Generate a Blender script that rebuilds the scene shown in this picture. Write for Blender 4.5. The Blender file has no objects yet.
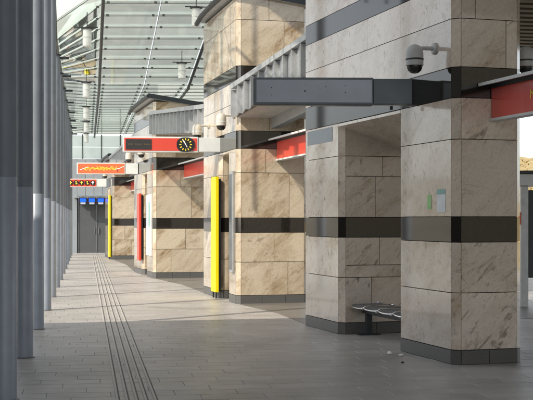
import bpy, bmesh, math, random
from mathutils import Vector, Matrix
random.seed(7)
R = math.radians
sc = bpy.context.scene
col = sc.collection

# ---------------------------------------------------------------- camera, sky, sun, exposure
EYE = 1.65
cam_d = bpy.data.cameras.new('camera'); cam = bpy.data.objects.new('camera', cam_d); col.objects.link(cam)
cam.location = (0, 0, EYE); cam.rotation_euler = (R(90), 0, 0)
cam_d.sensor_width = 36; cam_d.lens = 36 * 1150 / 533; cam_d.shift_y = 19.3 / 533
cam_d.clip_start = 0.1; cam_d.clip_end = 2000
sc.camera = cam
SUN = Vector((0.56, 0.54, -0.626)).normalized()          # direction the light travels
w = bpy.data.worlds.new('World'); sc.world = w; w.use_nodes = True
nt = w.node_tree; bg = nt.nodes['Background']
sky = nt.nodes.new('ShaderNodeTexSky'); sky.sky_type = 'NISHITA'; sky.sun_disc = False
sky.sun_elevation = math.asin(-SUN.z); sky.sun_rotation = math.atan2(-SUN.x, -SUN.y)
sky.air_density = 1.0; sky.dust_density = 1.6; sky.ozone_density = 1.0
hsv = nt.nodes.new('ShaderNodeHueSaturation'); hsv.inputs['Saturation'].default_value = 0.32   # white balance of the shade
nt.links.new(sky.outputs[0], hsv.inputs['Color']); nt.links.new(hsv.outputs[0], bg.inputs[0]); bg.inputs[1].default_value = 0.14
sl = bpy.data.lights.new('sun', 'SUN'); sl.energy = 2.8; sl.angle = R(0.5); sl.color = (1.0, 0.92, 0.78)
so = bpy.data.objects.new('sun', sl); col.objects.link(so)
so.rotation_euler = SUN.to_track_quat('-Z', 'Y').to_euler(); so.location = (-20, -10, 30)
vs = sc.view_settings; vs.view_transform = 'Standard'; vs.look = 'None'; vs.gamma = 1; vs.exposure = 0.76
vs.use_curve_mapping = False

# ---------------------------------------------------------------- helpers
def obj(name, bm, mat, parent=None, smooth=False):
    me = bpy.data.meshes.new(name); bm.normal_update(); bm.to_mesh(me); bm.free()
    if smooth:
        for p in me.polygons: p.use_smooth = True
    o = bpy.data.objects.new(name, me); col.objects.link(o)
    if mat: me.materials.append(mat)
    o.parent = parent
    return o
def tag(o, label, cat, group=None):
    o['label'] = label; o['category'] = cat
    if group: o['group'] = group
    return o
def thing(name, label, cat, loc=(0, 0, 0), rz=0, group=None):
    o = bpy.data.objects.new(name, None); col.objects.link(o)
    o.empty_display_size = 0.2
    o.location = loc; o.rotation_euler = (0, 0, rz)
    return tag(o, label, cat, group)
def structure(o): o['kind'] = 'structure'; return o
def box(bm, x0, x1, y0, y1, z0, z1):
    v = [bm.verts.new(p) for p in ((x0,y0,z0),(x1,y0,z0),(x1,y1,z0),(x0,y1,z0),(x0,y0,z1),(x1,y0,z1),(x1,y1,z1),(x0,y1,z1))]
    for f in ((0,3,2,1),(4,5,6,7),(0,1,5,4),(1,2,6,5),(2,3,7,6),(3,0,4,7)): bm.faces.new([v[i] for i in f])
    return v
def B(*a):
    bm = bmesh.new(); box(bm, *a); return bm
def bevel_box(x0, x1, y0, y1, z0, z1, r=0.01, seg=2):
    bm = B(x0, x1, y0, y1, z0, z1)
    bmesh.ops.bevel(bm, geom=bm.edges[:], offset=r, segments=seg, affect='EDGES', profile=0.5)
    return bm
def prism(bm, pts, z0, z1):
    """pts counter-clockwise plan polygon; z0/z1 number or function(x,y)"""
    f0 = z0 if callable(z0) else (lambda x, y: z0)
    f1 = z1 if callable(z1) else (lambda x, y: z1)
    lo = [bm.verts.new((x, y, f0(x, y))) for x, y in pts]; hi = [bm.verts.new((x, y, f1(x, y))) for x, y in pts]
    n = len(pts)
    bm.faces.new(lo[::-1]); bm.faces.new(hi)
    for i in range(n):
        j = (i + 1) % n; bm.faces.new((lo[i], lo[j], hi[j], hi[i]))
def frame_pts(p, d, r, n, ref=None):
    d = d.normalized()
    a = ref or (Vector((0, 0, 1)) if abs(d.z) < 0.9 else Vector((1, 0, 0)))
    u = d.cross(a).normalized(); v = d.cross(u)
    return [p + r * (math.cos(2*math.pi*k/n) * u + math.sin(2*math.pi*k/n) * v) for k in range(n)]
def tube(bm, pts, r, n=8, cap=True):
    pts = [Vector(p) for p in pts]; rings = []
    for i, p in enumerate(pts):
        d = (pts[min(i+1, len(pts)-1)] - pts[max(i-1, 0)])
        rr = r[i] if isinstance(r, (list, tuple)) else r
        rings.append([bm.verts.new(q) for q in frame_pts(p, d, rr, n)])
    for a, b in zip(rings, rings[1:]):
        for k in range(n): bm.faces.new((a[k], a[(k+1) % n], b[(k+1) % n], b[k]))
    if cap:
        bm.faces.new(rings[0][::-1]); bm.faces.new(rings[-1])
def lathe(bm, prof, n=20, cx=0, cy=0):
    rings = []
    for r, z in prof:
        if r < 1e-6: rings.append([bm.verts.new((cx, cy, z))])
        else: rings.append([bm.verts.new((cx + r*math.cos(2*math.pi*k/n), cy + r*math.sin(2*math.pi*k/n), z)) for k in range(n)])
    for a, b in zip(rings, rings[1:]):
        for k in range(n):
            j = (k+1) % n
            if len(a) == 1 and len(b) == 1: continue
            if len(a) == 1: bm.faces.new((a[0], b[j], b[k]))
            elif len(b) == 1: bm.faces.new((a[k], a[j], b[0]))
            else: bm.faces.new((a[k], a[j], b[j], b[k]))
    bmesh.ops.recalc_face_normals(bm, faces=bm.faces[:])
def copy_tree(o, parent=None):
    c = o.copy(); col.objects.link(c); c.parent = parent
    for ch in list(o.children): copy_tree(ch, c)
    return c
def deselect_auto_smooth(o, ang=40):
    me = o.data
    for p in me.polygons: p.use_smooth = True
    me.set_sharp_from_angle(angle=R(ang))

# ---------------------------------------------------------------- materials
def mat(name):
    m = bpy.data.materials.new(name); m.use_nodes = True
    n = m.node_tree; b = n.nodes['Principled BSDF']
    return m, n, b
def nd(n, t, **kw):
    x = n.nodes.new(t)
    for k, v in kw.items(): setattr(x, k, v)
    return x
def ramp(n, src, stops):
    r = nd(n, 'ShaderNodeValToRGB'); e = r.color_ramp.elements
    while len(e) < len(stops): e.new(0.5)
    for i, (p, c) in enumerate(stops):
        e[i].position = p; e[i].color = (c, c, c, 1) if not isinstance(c, tuple) else (*c, 1)
    n.links.new(src, r.inputs[0]); return r.outputs[0]
def mixc(n, fac, a, b, mode='MIX'):
    m = nd(n, 'ShaderNodeMix', data_type='RGBA', blend_type=mode)
    for i, v in ((0, fac), (6, a), (7, b)):
        if hasattr(v, 'is_output'): n.links.new(v, m.inputs[i])
        elif isinstance(v, tuple): m.inputs[i].default_value = (*v, 1)
        else: m.inputs[i].default_value = v
    return m.outputs[2]
def math_(n, op, a, b=None):
    m = nd(n, 'ShaderNodeMath', operation=op)
    for i, v in ((0, a), (1, b)):
        if v is None: continue
        if hasattr(v, 'is_output'): n.links.new(v, m.inputs[i])
        else: m.inputs[i].default_value = v
    return m.outputs[0]
def coords(n, rand=True, scale=(1, 1, 1), rot=(0, 0, 0), tex=False):
    tc = nd(n, 'ShaderNodeTexCoord'); mp = nd(n, 'ShaderNodeMapping')
    mp.inputs['Scale'].default_value = scale; mp.inputs['Rotation'].default_value = rot
    if tex: mp.vector_type = 'TEXTURE'
    src = tc.outputs['Object']
    if rand:
        oi = nd(n, 'ShaderNodeObjectInfo')
        mul = nd(n, 'ShaderNodeVectorMath', operation='SCALE'); mul.inputs[0].default_value = (71, 37, 53)
        n.links.new(oi.outputs['Random'], mul.inputs['Scale'])
        ad = nd(n, 'ShaderNodeVectorMath', operation='ADD')
        n.links.new(src, ad.inputs[0]); n.links.new(mul.outputs[0], ad.inputs[1]); src = ad.outputs[0]
    n.links.new(src, mp.inputs['Vector'])
    return mp.outputs[0]
def noise(n, vec, scale, detail=4, rough=0.55, dist=0.0):
    t = nd(n, 'ShaderNodeTexNoise'); t.inputs['Scale'].default_value = scale; t.inputs['Detail'].default_value = detail
    t.inputs['Roughness'].default_value = rough; t.inputs['Distortion'].default_value = dist
    n.links.new(vec, t.inputs['Vector']); return t.outputs['Fac']
def bump(n, b, h, strength=0.2, dist=0.01):
    bp = nd(n, 'ShaderNodeBump'); bp.inputs['Strength'].default_value = strength; bp.inputs['Distance'].default_value = dist
    n.links.new(h, bp.inputs['Height']); n.links.new(bp.outputs[0], b.inputs['Normal'])
def simple(name, colr, rough=0.5, metal=0.0, var=0.12, scale=6.0, spec=0.5, coat=0.0):
    m, n, b = mat(name)
    v = coords(n); f = noise(n, v, scale, 5)
    c0 = tuple(x * (1 - var) for x in colr); c1 = tuple(min(1, x * (1 + var)) for x in colr)
    n.links.new(mixc(n, ramp(n, f, [(0.3, 0.0), (0.7, 1.0)]), c0, c1), b.inputs['Base Color'])
    rr = nd(n, 'ShaderNodeMapRange'); rr.inputs['To Min'].default_value = max(0.02, rough - 0.08); rr.inputs['To Max'].default_value = min(1, rough + 0.1)
    n.links.new(noise(n, v, scale * 2.3, 3), rr.inputs['Value']); n.links.new(rr.outputs[0], b.inputs['Roughness'])
    b.inputs['Metallic'].default_value = metal; b.inputs['Specular IOR Level'].default_value = spec
    b.inputs['Coat Weight'].default_value = coat; b.inputs['Coat Roughness'].default_value = 0.08
    return m
def marble(name, base, cloud, vein, amount, streaks, rough=0.13):
    m, n, b = mat(name)
    v = coords(n); vd = coords(n, True, (1.15, 0.8, 0.34), (-0.45, -0.65, 0.1), True); vs_ = coords(n, True, (0.9, 0.20, 0.16), (0.5, -0.75, 0.3), True); vt_ = coords(n, True, (0.16, 0.16, 0.8), (-0.35, 0.45, 0.2), True)
    oi = nd(n, 'ShaderNodeObjectInfo'); rnd = oi.outputs['Random']
    big = noise(n, vd, 0.85, 9, 0.62, 0.7)
    clouds = ramp(n, big, [(0.40, 0.0), (0.50, 0.40), (0.60, 1.0)])
    grain = ramp(n, noise(n, vd, 5.0, 8, 0.7, 0.4), [(0.34, 0.25), (0.66, 1.0)])
    amt = nd(n, 'ShaderNodeMapRange'); amt.inputs['To Min'].default_value = amount * 0.3; amt.inputs['To Max'].default_value = amount
    n.links.new(math_(n, 'FRACT', math_(n, 'MULTIPLY', rnd, 7.31)), amt.inputs['Value'])
    c = mixc(n, math_(n, 'MULTIPLY', math_(n, 'MULTIPLY', clouds, grain), amt.outputs[0]), base, cloud)
    for vec, sc_, lo in ((vs_, 2.0, 0.585), (vt_, 1.6, 0.60)):
        st = ramp(n, noise(n, vec, sc_, 7, 0.68, 0.5), [(lo - 0.02, 0.0), (lo + 0.10, 1.0)])
        patch = ramp(n, noise(n, v, 0.9, 4), [(0.40, 0.0), (0.56, 1.0)])
        c = mixc(n, math_(n, 'MULTIPLY', math_(n, 'MULTIPLY', st, patch), streaks), c, vein)
    rv = noise(n, vd, 1.3, 7, 0.62, 0.8)
    ridge = ramp(n, math_(n, 'ABSOLUTE', math_(n, 'SUBTRACT', rv, 0.5)), [(0.0, 1.0), (0.012, 0.0)])
    c = mixc(n, math_(n, 'MULTIPLY', ridge, math_(n, 'MULTIPLY', clouds, 0.55)), c, vein)
    fine = ramp(n, noise(n, v, 30, 5), [(0.3, 0.88), (0.7, 1.06)])
    c = mixc(n, 1.0, c, fine, 'MULTIPLY')
    tone = nd(n, 'ShaderNodeMapRange'); tone.inputs['To Min'].default_value = 0.90; tone.inputs['To Max'].default_value = 1.08
    n.links.new(rnd, tone.inputs['Value'])
    hs = nd(n, 'ShaderNodeHueSaturation'); n.links.new(tone.outputs[0], hs.inputs['Value']); n.links.new(c, hs.inputs['Color'])
    n.links.new(hs.outputs[0], b.inputs['Base Color'])
    rr = nd(n, 'ShaderNodeMapRange'); rr.inputs['To Min'].default_value = rough * 0.5; rr.inputs['To Max'].default_value = rough * 1.7
    n.links.new(noise(n, v, 3.0, 5), rr.inputs['Value']); n.links.new(rr.outputs[0], b.inputs['Roughness'])
    b.inputs['IOR'].default_value = 1.6
    b.inputs['Coat Weight'].default_value = 0.7; b.inputs['Coat Roughness'].default_value = 0.05; b.inputs['Coat IOR'].default_value = 1.5
    bump(n, b, noise(n, v, 18, 3), 0.02, 0.01)
    return m
M = {}
M['marble_grey'] = marble('marble_grey', (0.67, 0.595, 0.51), (0.40, 0.285, 0.165), (0.11, 0.082, 0.055), 1.05, 0.8)
M['marble_ochre'] = marble('marble_ochre', (0.58, 0.49, 0.37), (0.27, 0.18, 0.088), (0.13, 0.085, 0.05), 1.5, 0.55)
def granite(name, c0, c1, rough):
    m, n, b = mat(name); v = coords(n)
    s = noise(n, v, 140, 2, 0.7); n.links.new(mixc(n, ramp(n, s, [(0.42, 0.0), (0.72, 1.0)]), c0, c1), b.inputs['Base Color'])
    b.inputs['Roughness'].default_value = rough; b.inputs['IOR'].default_value = 1.6
    return m, b
M['granite'], gb = granite('black_granite', (0.006, 0.006, 0.006), (0.05, 0.042, 0.03), 0.05)
gb.inputs['IOR'].default_value = 1.8
M['plinth'], _ = granite('grey_granite', (0.07, 0.07, 0.068), (0.15, 0.145, 0.135), 0.35)
M['core'] = simple('joint_mortar', (0.06, 0.052, 0.045), 0.9)
M['steel_dark'] = simple('dark_steel', (0.035, 0.04, 0.045), 0.45, 0.3)
M['steel_roof'] = simple('roof_steel', (0.10, 0.11, 0.105), 0.45, 0.3)
M['steel'] = simple('stainless_steel', (0.55, 0.55, 0.55), 0.28, 1.0)
M['column_up'] = simple('column_paint', (0.17, 0.195, 0.23), 0.5, 0.0, 0.10, 4, 0.5)
M['column_low'] = simple('column_film', (0.27, 0.305, 0.36), 0.35, 0.0, 0.10, 4, 0.6)
M['zinc'] = simple('zinc_sheet', (0.55, 0.57, 0.60), 0.25, 0.6, 0.15, 3)
M['zinc_cap'] = simple('zinc_cap', (0.40, 0.41, 0.41), 0.4, 0.4)
M['soffit'] = simple('soffit_panel', (0.52, 0.49, 0.45), 0.5)
M['sign_grey'] = simple('sign_grey', (0.62, 0.64, 0.63), 0.4, 0.0, 0.06)
M['sign_slate'] = simple('sign_slate', (0.40, 0.445, 0.52), 0.45, 0.0, 0.08, 3)
M['sign_dark'] = simple('sign_dark', (0.10, 0.125, 0.145), 0.4, 0.0, 0.1, 3)
M['red'] = simple('red_enamel', (0.62, 0.055, 0.03), 0.30, 0.0, 0.06, 2, 0.5, 0.2)
M['orange'] = simple('orange_enamel', (0.80, 0.15, 0.06), 0.35, 0.0, 0.06, 2)
M['yellow'] = simple('yellow_enamel', (0.85, 0.68, 0.0), 0.35, 0.0, 0.04, 2)
M['yellow_print'] = simple('yellow_print', (0.85, 0.62, 0.05), 0.5, 0, 0.03)
M['white_print'] = simple('white_print', (0.85, 0.85, 0.83), 0.5, 0, 0.03)
M['black'] = simple('black_enamel', (0.012, 0.012, 0.013), 0.4)
M['display'] = simple('display_glass', (0.015, 0.013, 0.012), 0.12)
M['amber'] = simple('amber_dots', (0.16, 0.10, 0.03), 0.5)
M['cam_grey'] = simple('camera_housing', (0.42, 0.43, 0.43), 0.4, 0, 0.05)
M['cam_white'] = simple('camera_housing_white', (0.52, 0.49, 0.43), 0.4, 0, 0.05)
M['cam_dome'] = simple('smoked_dome', (0.02, 0.02, 0.02), 0.06)
M['lamp_white'] = simple('lamp_opal', (0.80, 0.80, 0.78), 0.4, 0, 0.04)
M['seat'] = simple('black_seat', (0.12, 0.125, 0.13), 0.35)
M['chrome'] = simple('chrome', (0.8, 0.8, 0.8), 0.12, 1.0, 0.05)
M['door'] = simple('door_grey', (0.08, 0.085, 0.092), 0.4, 0, 0.08, 2)
M['wall_panel'] = simple('wall_panel_grey', (0.25, 0.275, 0.30), 0.4, 0, 0.08, 2)
M['paper'] = simple('paper_white', (0.72, 0.76, 0.78), 0.6)
M['green'] = simple('green_print', (0.30, 0.60, 0.22), 0.5)
M['teal'] = simple('teal_print', (0.22, 0.42, 0.38), 0.5)
M['patch'] = simple('flat_grey', (0.30, 0.34, 0.36), 0.6, 0, 0.05)
M['plaster'] = simple('plaster_beige', (0.55, 0.50, 0.42), 0.8, 0, 0.1, 1.5)
M['plaster_ochre'] = simple('plaster_ochre', (0.50, 0.33, 0.13), 0.8, 0, 0.12, 1.2)
M['concrete'] = simple('concrete', (0.36, 0.35, 0.33), 0.75, 0, 0.12, 1.5)
M['window'] = simple('window_glass', (0.03, 0.04, 0.05), 0.05)
M['bark'] = simple('bark', (0.09, 0.065, 0.045), 0.9)
M['brown_metal'] = simple('brown_corrugated', (0.10, 0.085, 0.06), 0.5)
M['rubber'] = simple('rubber', (0.03, 0.03, 0.03), 0.8)
m, n, b = mat('blue_screen'); b.inputs['Base Color'].default_value = (0.0, 0.02, 0.3, 1)
b.inputs['Emission Color'].default_value = (0.0, 0.06, 1.0, 1); b.inputs['Emission Strength'].default_value = 1.6; M['blue'] = m
m, n, b = mat('leaf_autumn'); gi = nd(n, 'ShaderNodeNewGeometry')
n.links.new(ramp(n, gi.outputs['Random Per Island'], [(0.0, (0.10, 0.09, 0.03)), (0.5, (0.30, 0.20, 0.06)), (1.0, (0.42, 0.30, 0.10))]), b.inputs['Base Color'])
b.inputs['Roughness'].default_value = 0.7; M['leaf'] = m
# roof glass: printed, slightly dirty safety glass
m, n, b = mat('roof_glass'); n.nodes.remove(b); out = n.nodes['Material Output']
tr = nd(n, 'ShaderNodeBsdfTransparent'); tr.inputs[0].default_value = (0.90, 0.96, 0.93, 1)
tl = nd(n, 'ShaderNodeBsdfTranslucent'); df = nd(n, 'ShaderNodeBsdfDiffuse'); gl = nd(n, 'ShaderNodeBsdfGlossy')
v = coords(n, True, (1, 1, 1)); oi = nd(n, 'ShaderNodeObjectInfo')
dirt = noise(n, v, 1.6, 6, 0.65, 0.5)
tint = mixc(n, ramp(n, dirt, [(0.35, 0.0), (0.7, 1.0)]), (0.97, 0.98, 0.96), (0.84, 0.88, 0.85))
n.links.new(tint, tl.inputs[0]); n.links.new(tint, df.inputs[0])
gl.inputs['Roughness'].default_value = 0.04; gl.inputs[0].default_value = (0.9, 0.95, 0.92, 1)
m1 = nd(n, 'ShaderNodeMixShader'); m1.inputs[0].default_value = 0.10; n.links.new(tl.outputs[0], m1.inputs[1]); n.links.new(df.outputs[0], m1.inputs[2])
m2 = nd(n, 'ShaderNodeMixShader'); mr = nd(n, 'ShaderNodeMapRange'); mr.inputs['To Min'].default_value = 0.42; mr.inputs['To Max'].default_value = 0.60
n.links.new(oi.outputs['Random'], mr.inputs['Value']); n.links.new(mr.outputs[0], m2.inputs[0])
n.links.new(tr.outputs[0], m2.inputs[1]); n.links.new(m1.outputs[0], m2.inputs[2])
fr = nd(n, 'ShaderNodeFresnel'); fr.inputs[0].default_value = 1.18
m3 = nd(n, 'ShaderNodeMixShader'); n.links.new(fr.outputs[0], m3.inputs[0]); n.links.new(m2.outputs[0], m3.inputs[1]); n.links.new(gl.outputs[0], m3.inputs[2])
n.links.new(m3.outputs[0], out.inputs[0]); M['glass'] = m
# paving
m, n, b = mat('paving_stone'); v = coords(n, True); oi = nd(n, 'ShaderNodeObjectInfo'); gi = nd(n, 'ShaderNodeNewGeometry')
rnd = math_(n, 'FRACT', math_(n, 'ADD', oi.outputs['Random'], gi.outputs['Random Per Island']))
tone = ramp(n, rnd, [(0.0, (0.385, 0.36, 0.335)), (0.5, (0.405, 0.378, 0.352)), (1.0, (0.43, 0.40, 0.372))])
dirt = ramp(n, noise(n, v, 1.3, 7, 0.65), [(0.3, 0.80), (0.7, 1.08)])
c = mixc(n, 1.0, tone, dirt, 'MULTIPLY')
wn = ramp(n, noise(n, gi.outputs['Position'], 0.55, 8, 0.62, 0.6), [(0.32, 0.72), (0.5, 0.98), (0.7, 1.06)])
c = mixc(n, 1.0, c, wn, 'MULTIPLY')
vo = nd(n, 'ShaderNodeTexVoronoi'); vo.inputs['Scale'].default_value = 2.3; n.links.new(gi.outputs['Position'], vo.inputs['Vector'])
c = mixc(n, math_(n, 'MULTIPLY', ramp(n, vo.outputs['Distance'], [(0.045, 1.0), (0.07, 0.0)]), 0.55), c, (0.11, 0.10, 0.09)); sp = ramp(n, noise(n, v, 90, 2), [(0.3, 0.9), (0.7, 1.06)])
n.links.new(mixc(n, 1.0, c, sp, 'MULTIPLY'), b.inputs['Base Color'])
mr = nd(n, 'ShaderNodeMapRange'); mr.inputs['To Min'].default_value = 0.28; mr.inputs['To Max'].default_value = 0.55
n.links.new(noise(n, v, 2.2, 5), mr.inputs['Value']); n.links.new(mr.outputs[0], b.inputs['Roughness'])
bump(n, b, noise(n, v, 40, 3), 0.05, 0.01); M['paving'] = m
M['rib'] = simple('tactile_rib', (0.45, 0.42, 0.39), 0.55, 0, 0.06)
M['groove'] = simple('tactile_groove', (0.10, 0.095, 0.088), 0.7)
M['joint'] = simple('paving_joint', (0.29, 0.27, 0.25), 0.9)
M['asphalt'] = simple('plaza_paving', (0.46, 0.44, 0.40), 0.85, 0, 0.15, 0.7)

# ---------------------------------------------------------------- layout: the aisle runs along AY
TA = 0.1567
PHI = math.atan(TA)
def aisle(a, z): return (a - TA * z, z)                     # a = distance right of the aisle axis, z = distance ahead

# ground
bm = B(-400, 400, -120, 700, -0.6, -0.15)
structure(obj('ground', bm, M['asphalt']))
# station floor
floor = obj('station_floor', B(-2.2, 16, 2, 64, -0.4, -0.012), M['joint']); floor.rotation_euler = (0, 0, PHI)
structure(floor)
TW, TD = 0.60, 0.30
def tile_box(bm, x, y, w_, d_, g=0.0022): 
    e = 0.004
    x0, x1, y0, y1 = x + g, x + w_ - g, y + g, y + d_ - g
    lo = [bm.verts.new(p) for p in ((x0,y0,-0.02),(x1,y0,-0.02),(x1,y1,-0.02),(x0,y1,-0.02))]
    mi = [bm.verts.new(p) for p in ((x0,y0,-e),(x1,y0,-e),(x1,y1,-e),(x0,y1,-e))]
    hi = [bm.verts.new(p) for p in ((x0+e,y0+e,0),(x1-e,y0+e,0),(x1-e,y1-e,0),(x0+e,y1-e,0))]
    for A_, B_ in ((lo, mi), (mi, hi)):
        for i in range(4): bm.faces.new((A_[i], A_[(i+1)%4], B_[(i+1)%4], B_[i]))
    bm.faces.new(hi)
bm = bmesh.new(); tile_box(bm, -TW/2, -TD/2, TW, TD)
tile_me = bpy.data.meshes.new('paving_tile'); bm.to_mesh(tile_me); bm.free(); tile_me.materials.append(M['paving'])
rest = bmesh.new(); ntile = 0
cP, sP = math.cos(PHI), math.sin(PHI)
row = 0; yy = 2.1
while yy < 63.5:
    off = (row * 0.23) % TW
    xx = -2.1 - off
    while xx < 15.8:
        x, y = xx + TW/2, yy + TD/2
        wx, wy = x*cP - y*sP, x*sP + y*cP
        vis = wy > 9.6 and abs(wx) < 0.233 * wy + 0.1 and wx > -0.75 - TA*wy and wx < 3.2
        if vis and ntile < 296:
            o = bpy.data.objects.new('paving_tile', tile_me); col.objects.link(o); o.parent = floor
            o.location = (x, y, random.uniform(-0.0012, 0.0006)); ntile += 1
        elif xx > -2.15:
            tile_box(rest, xx, yy, TW, TD)
        xx += TW
    yy += TD; row += 1
o = obj('paving_tiles', rest, M['paving'], floor); o['kind'] = 'stuff'
# tactile guide strip
strip = None
for k in range(5):
    x = 0.28 + k * 0.086
    bm = bmesh.new(); box(bm, x-0.011, x+0.011, 4, 55, 0.0005, 0.007)
    o = obj('guide_rib' if strip else 'tactile_strip', bm, M['rib'], strip)
    if not strip: strip = o; strip.rotation_euler = (0, 0, PHI); structure(strip)
    bm = bmesh.new(); box(bm, x+0.0115, x+0.027, 4, 55, 0.0004, 0.0022)
    obj('guide_groove', bm, M['groove'], strip)

# ---------------------------------------------------------------- stone blocks with passages
COURSES = [0.0, 0.165, 0.815, 1.39, 1.68, 2.56, 3.03, 3.38, 3.93, 4.35, 4.65, 5.55, 6.4, 7.2]
BANDS = {(1.39, 1.68), (3.03, 3.38), (4.35, 4.65)}
T = 0.03; GAP = 0.0045
def slab(parent, p, q, z0, z1, mt, name='stone_slab', zt=None, proud=0.0, vg=GAP):
    """slab on the vertical face p->q (outside is to the right of p->q)"""
    p, q = Vector(p), Vector(q); d = (q - p).normalized(); nrm = Vector((d.y, -d.x))
    a, b_ = p + d*vg + nrm*proud, q - d*vg + nrm*proud
    a2, b2 = a - nrm*T, b_ - nrm*T
    bm = bmesh.new(); f1 = (lambda x, y: zt(x, y) - GAP) if zt else z1 - GAP
    prism(bm, [tuple(a), tuple(b_), tuple(b2), tuple(a2)], z0 + GAP, f1)
    c = (a + b_) / 2
    bmesh.ops.translate(bm, verts=bm.verts[:], vec=(-c.x, -c.y, -(z0+z1)/2))
    o = obj(name, bm, mt, parent); o.location = (c.x, c.y, (z0+z1)/2)
    return o
def clad(parent, p, q, zlist, mt, splits=None, vg=GAP):
    """courses of slabs; splits: {course bottom: [fractions]}"""
    splits = splits or {}
    p, q = Vector(p), Vector(q)
    for z0, z1 in zip(zlist, zlist[1:]):
        fr = [0.0] + splits.get(round(z0, 3), []) + [1.0]
        band = any(abs(z0-a) < 0.02 and abs(z1-b_) < 0.02 for a, b_ in BANDS)
        for f0, f1 in zip(fr, fr[1:]):
            a, b_ = p.lerp(q, f0), p.lerp(q, f1)
            if z0 == 0: slab(parent, a, b_, z0, z1, M['plinth'], 'plinth_slab', proud=0.004, vg=vg*.6)
            elif band: slab(parent, a, b_, z0, z1, M['granite'], 'band_slab', vg=vg*.4)
            else: slab(parent, a, b_, z0, z1, mt, 'stone_slab', vg=vg)
def zl(z0, z1, extra=()):
    s = [z for z in COURSES if z0 - 1e-6 <= z <= z1 + 1e-6] + list(extra)
    if z0 not in s: s.append(z0)
    if z1 not in s: s.append(z1)
    return sorted(set(s))
def inset_poly(pts, d):
    """inset a counter-clockwise convex polygon"""
    out = []; n_ = len(pts)
    for i in range(n_):
        a, b_, c = Vector(pts[i-1]), Vector(pts[i]), Vector(pts[(i+1) % n_])
        d1, d2 = (b_-a).normalized(), (c-b_).normalized()
        n1, n2 = Vector((-d1.y, d1.x)), Vector((-d2.y, d2.x))
        bis = (n1 + n2); bis = bis / max(bis.length_squared, 1e-6) * 2
        out.append(tuple(b_ + bis * d))
    return out
UNITS = {}
def unit(key, loc, slope, LA, OP, LB, WA, WB, H, mt, label, nearA={}, nearB={}, extraB=(), c=0.085, left_splits=None):
    rz = math.atan(slope)
    u = thing('stone_portal', label, 'stone portal', (loc[0], loc[1], 0), rz, 'stone portals along the aisle')
    UNITS[key] = (u, rz, loc)
    L = LA + OP + LB; Z = 3.03
    # pier A and B below the lintel
    for (y0, y1, W, spl, ex) in ((0, LA, WA, nearA, ()), (LA+OP, L, WB, nearB, extraB)):
        poly = [(c, y0-c), (W-c, y0-c), (W, y0), (W, y1), (0, y1), (0, y0)]
        bm = bmesh.new(); prism(bm, inset_poly(poly, T+0.004), 0, Z); obj('core', bm, M['core'], u)
        zs = zl(0, Z); zn = zl(0, Z, ex)
        clad(u, poly[0], poly[1], zn, mt, spl)
        clad(u, poly[1], poly[2], zs, mt)
        clad(u, poly[2], poly[3], zs, mt, {0.0: [.5], 0.165: [.55], 0.815: [.4], 1.68: [.6]})
        clad(u, poly[3], poly[4], zs, mt)
        clad(u, poly[4], poly[5], zs, mt)
        clad(u, poly[5], poly[0], zs, mt)
    # upper body
    W = max(WA, WB); zt = H
    poly = [(c, -c), (W-c, -c), (W, 0), (W, L), (0, L), (0, 0)] if abs(WA-WB) < .01 else [(c, -c), (WA-c, -c), (WA, 0), (WA, LA+OP*.5), (WB, LA+OP*.5), (WB, L), (0, L), (0, 0)]
    slope_top = lambda x, y: H - 0.14 * x
    bm = bmesh.new()
    if len(poly) == 6: prism(bm, inset_poly(poly, T+0.004), Z, slope_top)
    else:
        prism(bm, inset_poly([poly[0], poly[1], poly[2], poly[3], (0, LA+OP*.5+.08), poly[7]], T+0.004), Z, slope_top)
        prism(bm, inset_poly([(0, LA+OP*.5), (WB, LA+OP*.5), poly[5], poly[6]], T+0.004), Z, lambda x, y: H - 0.14*x - 0.003)
    obj('core', bm, M['core'], u)
    zs = zl(Z, H - 0.16); zs[-1] = H - 0.16
    clad(u, poly[0], poly[1], zl(Z, H - 0.16), mt, nearA)
    clad(u, poly[1], poly[2], zs, mt)
    for i in range(2, len(poly) - 2):
        if len(poly) == 8 and i == 3: clad(u, poly[3], poly[4], zs, mt); continue
        clad(u, poly[i], poly[i+1], zs, mt, {z: [.33, .66] for z in zs} if i != len(poly)-3 else {})
    f1, f2 = (L-(LA+OP))/L, (L-LA)/L       # left face runs from far to near
    ls = {round(z, 3): ([f1, (f1+f2)/2, f2] if k % 2 == 0 else [f1*1.15, f2*.95]) for k, z in enumerate(zs)}
    if left_splits: ls = left_splits(zs, L, f1, f2)
    clad(u, (0, L), (0, 0), zl(Z, H-0.16), mt, ls, 0.0016)
    clad(u, (0, 0), (c, -c), zl(Z, H-0.16), mt)
    # sloping stone soffit of the passage
    bm = bmesh.new(); zf = lambda x, y: 2.985 - 0.33 * x
    xx = W - 0.02
    for s in range(3):
        ya, yb = LA + OP*s/3 + GAP, LA + OP*(s+1)/3 - GAP
        bm = bmesh.new(); prism(bm, [(0.0, ya), (xx, ya), (xx, yb), (0.0, yb)], zf, lambda x, y: 3.022)
        obj('soffit_slab', bm, mt, u)
    # roof coping
    bm = bmesh.new(); o_ = 0.13
    prism(bm, [(-o_, -c-0.10), (W+0.08, -c-0.10), (W+0.08, L+0.08), (-o_, L+0.08)], lambda x, y: H - 0.14*x - 0.10, lambda x, y: H - 0.14*x)
    cp = obj('coping', bm, M['zinc_cap'], u)
    bm = bmesh.new(); tube(bm, [(-o_-0.02, -c-0.1, H-0.02), (-o_-0.02, L*0.5, H-0.02), (-o_-0.02, L*0.85, H-0.05), (-o_-0.015, L+0.08, H-0.13)], 0.055, 8)
    obj('gutter', bm, M['steel_dark'], cp)
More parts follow.
